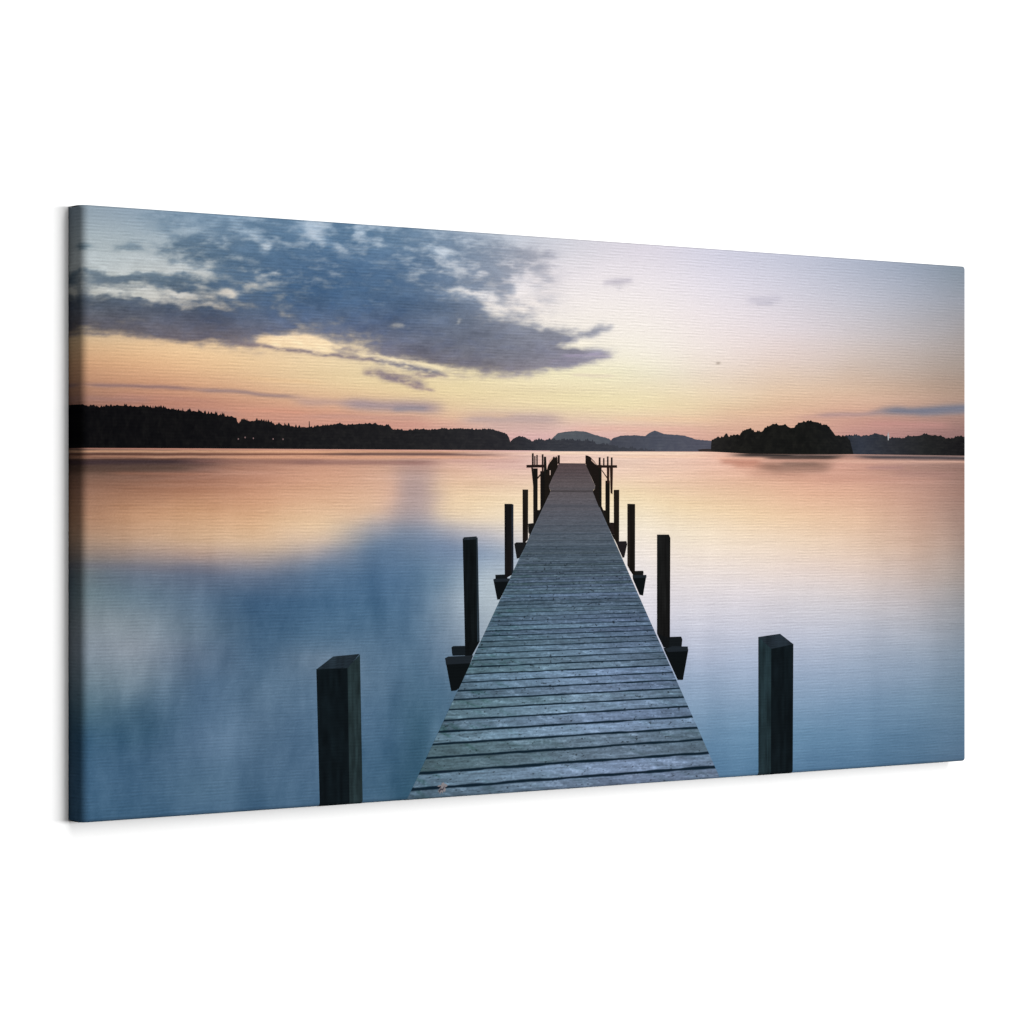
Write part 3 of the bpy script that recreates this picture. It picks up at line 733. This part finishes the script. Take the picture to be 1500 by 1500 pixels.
# third pair
quads_piece('printed_post', [((739, 738), (749.2, 738), (749.6, 842), (739.4, 848), (22, 21, 22)), ((749.2, 738), (752, 739), (752, 836.5), (749.4, 842.5), (34, 40, 50))], 441)
quads_piece('printed_post', [((919, 738), (922, 738), (922, 834), (919, 828), (34, 28, 24)), ((922, 738), (930.2, 738.4), (930, 846), (922, 834.5), (23, 20, 18))], 451)
# fourth pair
quads_piece('printed_post', [((765.4, 717), (773.6, 717), (773.4, 790), (765.6, 799), (28, 24, 22))], 461, OFF2)
quads_piece('printed_post', [((899, 717.4), (907, 717.4), (906.8, 804), (899.2, 788), (30, 25, 21))], 471, OFF2)
# posts nearer the landing
quads_piece('printed_post', [((780.9, 686), (787.6, 686), (787.4, 766), (781.2, 772), (24, 22, 20))], 481, OFF2)
quads_piece('printed_post', [((886.8, 704), (893.3, 704), (893.0, 774), (886.8, 760), (26, 24, 19))], 491, OFF2)
quads_piece('printed_post', [((791.4, 690), (796.8, 690), (796.4, 746), (791.6, 754), (24, 22, 21))], 501, OFF2)
quads_piece('printed_post', [((874.8, 681), (881.2, 681), (881.2, 748), (876, 744), (26, 25, 22))], 511, OFF2)
quads_piece('printed_post', [((796.6, 669), (799.9, 669), (802.6, 722), (796.4, 742), (22, 22, 20))], 521, OFF2)
quads_piece('printed_post', [((888.8, 684), (892.6, 684), (892.2, 708), (889.2, 708), (46, 30, 24))], 531)
quads_piece('printed_post', [((893.4, 684), (897.8, 684), (897.0, 724), (894.4, 722), (46, 30, 24))], 541)
quads_piece('printed_post', [((778.2, 685), (780.6, 685), (781, 712), (778.8, 690), (30, 26, 24))], 551)
# thin mooring stakes standing above the landing's cross bars
for x, y0, y1, w in ((780.4, 664, 682, 2.0), (786.6, 666.4, 682, 1.4), (794.8, 665.4, 692, 1.8), (878.3, 670, 683, 2.2), (890.2, 668.6, 683, 1.7), (896.0, 670, 683, 1.9), (818.4, 666.8, 679.5, 2.6), (859.0, 667, 680, 2.2), (783.4, 668, 682, 1.2), (884.4, 671, 683, 1.4)):
    w += .5
    quads_piece('printed_stake', [((x - w / 2, y0), (x + w / 2, y0), (x + w / 2, y1), (x - w / 2, y1), (34, 26, 24))], 600 + int(x), nr=6, nc=3)
shape_piece('printed_crossbar', [(771.2, 681), (797.5, 680.6), (797.5, 684.8), (771.2, 685)], (36, 26, 24))
shape_piece('printed_crossbar', [(873, 681.4), (903.6, 681.4), (903.8, 685.2), (873, 685.2)], (38, 27, 24))
shape_piece('printed_brace', [(881, 689), (882.4, 689), (889.4, 699), (889.4, 701.4)], (40, 30, 26), OFF2)
shape_piece('printed_brace', [(791.6, 694), (791.6, 697), (786.4, 703), (786.4, 700)], (40, 30, 26), OFF2)
shape_piece('printed_railing', [(797.5, 702), (803, 681), (808, 673.4), (811, 668.4), (813.4, 670.6), (814.6, 668), (816.2, 670.6), (816.8, 684), (809.4, 699), (804, 711.4), (804.4, 715.4), (806, 718), (805, 723), (797.5, 738)], (28, 24, 21))
shape_piece('printed_railing', [(858.2, 669), (861, 667.4), (864.6, 669.4), (871, 676.4), (875.4, 683), (877, 690), (877.6, 744), (872, 730), (868.4, 720), (871.6, 715), (871.8, 711), (866.6, 699.4), (858.6, 682.6)], (28, 23, 21))
# slim gaps of bright water seen between the railing's uprights
shape_piece('printed_rail_gap', [(804.9, 689), (806.2, 689), (806.0, 696), (805.0, 696)], (206, 182, 168), 0.00034)
shape_piece('printed_rail_gap', [(804.2, 675.6), (809.4, 670.2), (809.2, 672.2), (804.8, 677.6)], (214, 176, 156), 0.00034)
shape_piece('printed_rail_gap', [(866.0, 672.6), (872.6, 679.6), (872.0, 680.4), (865.6, 674.4)], (210, 176, 158), 0.00034)


def beam(top, front, seed):
    """A cross beam end: its dark front and the lighter top edge."""
    s = Sheet().outline(front, (14, 18, 20), OFF4)
    s.outline(top, (31, 37, 43), 0.00030)
    return s.build('printed_beam', jetty, INK_DARK)


beam([(652, 964), (657, 961.6), (693, 960), (688, 971.5), (653.4, 973.4)], [(652, 964), (693, 960), (687, 976), (672.2, 1008.4), (668, 1011.4), (661, 1012.4)], 1)
shape_piece('printed_beam', [(661.4, 948), (664, 946.4), (682, 946), (689, 960), (663, 960.6), (662, 956)], (22, 28, 33), OFF3)
beam([(973, 950.6), (985, 946.6), (1007.2, 947), (1008, 953.6), (978, 955)], [(971.6, 949), (1007.2, 947), (1008, 952.6), (1000.2, 996), (992.8, 996), (974, 955)], 2)
shape_piece('printed_beam', [(979, 933), (997.6, 932.4), (999.4, 936.4), (998.4, 946.8), (979, 948.6)], (20, 24, 27), OFF3)
beam([(722.6, 848.6), (725.5, 847.6), (747, 847.2), (745.4, 851.6), (723.6, 852.6)], [(722.6, 848.6), (747, 847.2), (741.6, 859), (732, 878), (728.4, 878.4)], 3)
shape_piece('printed_beam', [(725.6, 842), (740, 841.4), (744, 848), (726, 848)], (20, 24, 26), OFF3)
beam([(926.6, 842.6), (946.6, 842), (946.8, 846), (928, 847)], [(926.6, 842), (946.8, 842.4), (941.8, 872.4), (937, 871.4), (927, 848)], 4)
shape_piece('printed_beam', [(927, 836.4), (942, 836), (942.6, 838), (942.2, 842.2), (928, 842.6)], (24, 24, 24), OFF3)
shape_piece('printed_beam', [(753.4, 796.6), (756.2, 794.4), (772, 794.4), (768, 803), (760.6, 817.4), (757, 818.2)], (26, 27, 29), OFF3)
shape_piece('printed_beam', [(904, 793), (917.4, 792.6), (918.6, 797), (914.4, 816.6), (912, 817), (905, 801)], (32, 28, 30), OFF3)
shape_piece('printed_beam', [(773.6, 767), (784, 766), (780, 774.6), (776, 783), (774, 780)], (25, 25, 26), OFF2)
shape_piece('printed_beam', [(892, 765.4), (899.4, 765.6), (899.4, 783), (896.4, 780)], (34, 27, 26), OFF2)
shape_piece('printed_beam', [(787.4, 747), (793, 747), (790.4, 755), (787.6, 760)], (24, 23, 23), OFF2)
shape_piece('printed_beam', [(881, 747), (887, 747.6), (887, 762), (882.6, 752)], (28, 25, 23), OFF2)

# the small dry leaf caught at the near end of the deck
leaf = [(640.4, 1152), (642.6, 1149.8), (645.6, 1150.4), (646.8, 1147.4), (649.2, 1145.6), (650.8, 1147.8), (653.4, 1148.4), (655.4, 1151), (653.6, 1152.4), (651.6, 1152.8), (652.8, 1157), (651, 1160.4), (649.4, 1158), (648.2, 1162.6), (646.4, 1159.4), (644, 1163.6), (643.2, 1159), (640.8, 1161), (642.4, 1156.4), (644.6, 1153.8)]
leaf_piece = Sheet().outline(leaf, (134, 130, 134), 0.00034)
leaf_piece.outline([(642, 1158), (645, 1154.6), (648, 1155.4), (650.4, 1151), (651, 1153), (648.6, 1158), (646, 1157.4), (643.4, 1160.4)], (74, 72, 80), 0.00037)
leaf_piece.outline([(641.6, 1152.4), (645.4, 1151.6), (646.4, 1153.4), (643, 1154.4)], (40, 44, 52), 0.00037)
leaf_piece.build('printed_leaf', jetty, INK_DARK)

# ------------------------------------------------------------------ the wall
def wall_material():
    m = bpy.data.materials.new('white painted wall')
    m.use_nodes = True
    nt = m.node_tree
    bs = nt.nodes['Principled BSDF']
    bs.inputs['Roughness'].default_value = 0.9
    bs.inputs['Specular IOR Level'].default_value = 0.1
    tc, n = nt.nodes.new('ShaderNodeTexCoord'), nt.nodes.new('ShaderNodeTexNoise')
    n.inputs['Scale'].default_value = 220
    rp = nt.nodes.new('ShaderNodeMapRange')
    rp.inputs['To Min'].default_value, rp.inputs['To Max'].default_value = WALL_TONE * .985, WALL_TONE * 1.015
    nt.links.new(tc.outputs['Object'], n.inputs[0])
    nt.links.new(n.outputs['Fac'], rp.inputs['Value'])
    cc = nt.nodes.new('ShaderNodeCombineColor')
    for k in range(3):
        nt.links.new(rp.outputs[0], cc.inputs[k])
    nt.links.new(cc.outputs[0], bs.inputs['Base Color'])
    return m


WALL_TONE = 0.385
me = bpy.data.meshes.new('wall')
me.from_pydata([(-6, 0, -3), (9, 0, -3), (9, 0, 6), (-6, 0, 6), (-6, .12, -3), (9, .12, -3), (9, .12, 6), (-6, .12, 6)], [],
               [(0, 1, 2, 3), (5, 4, 7, 6), (0, 3, 7, 4), (1, 5, 6, 2), (3, 2, 6, 7), (0, 4, 5, 1)])
wall = bpy.data.objects.new('wall', me)
S.collection.objects.link(wall)
me.materials.append(wall_material())
wall['kind'] = 'structure'

# ------------------------------------------------------------------ lamps
def area(name, loc, sx, sy, power, target=(0, 0, ZC)):
    d = bpy.data.lights.new(name, 'AREA')
    d.shape = 'RECTANGLE'
    d.size, d.size_y, d.energy = sx, sy, power
    o = bpy.data.objects.new(name, d)
    S.collection.objects.link(o)
    from mathutils import Vector
    o.location = loc
    o.rotation_euler = (Vector(target) - Vector(loc)).to_track_quat('-Z', 'Y').to_euler()
    return o


area('softbox_key', (4.2, -9.0, ZC + .3), 7.6, 1.7, 2280)
area('softbox_fill', (0.2, -8.0, ZC + 4.3), 5.6, 6.4, 1300)

w = bpy.data.worlds.new('World')
S.world = w
w.use_nodes = True
w.node_tree.nodes['Background'].inputs[0].default_value = (1, 1, 1, 1)
w.node_tree.nodes['Background'].inputs[1].default_value = 0.03

# ------------------------------------------------------------------ camera
from mathutils import Vector, Matrix
cam_d = bpy.data.cameras.new('camera')
cam = bpy.data.objects.new('camera', cam_d)
S.collection.objects.link(cam)
right = Vector((COS, -SIN, 0))
fwd = Vector((SIN, COS, 0))
left_edge = Vector((-W / 2, -GAP - DEPTH, ZC))
pos = left_edge - right * X_LEFT - fwd * ZL
up = Vector((0, 0, 1))
M = Matrix((right, up, -fwd)).transposed().to_4x4()
M.translation = pos
cam.matrix_world = M
cam_d.sensor_width = 36
cam_d.lens = 36 * F_PX / 1500
cam_d.shift_y = (CY - 750) / 1500
cam_d.clip_start, cam_d.clip_end = 0.05, 100
S.camera = cam

S.view_settings.view_transform = 'Standard'
S.view_settings.look = 'None'
S.view_settings.exposure = 0
S.view_settings.gamma = 1
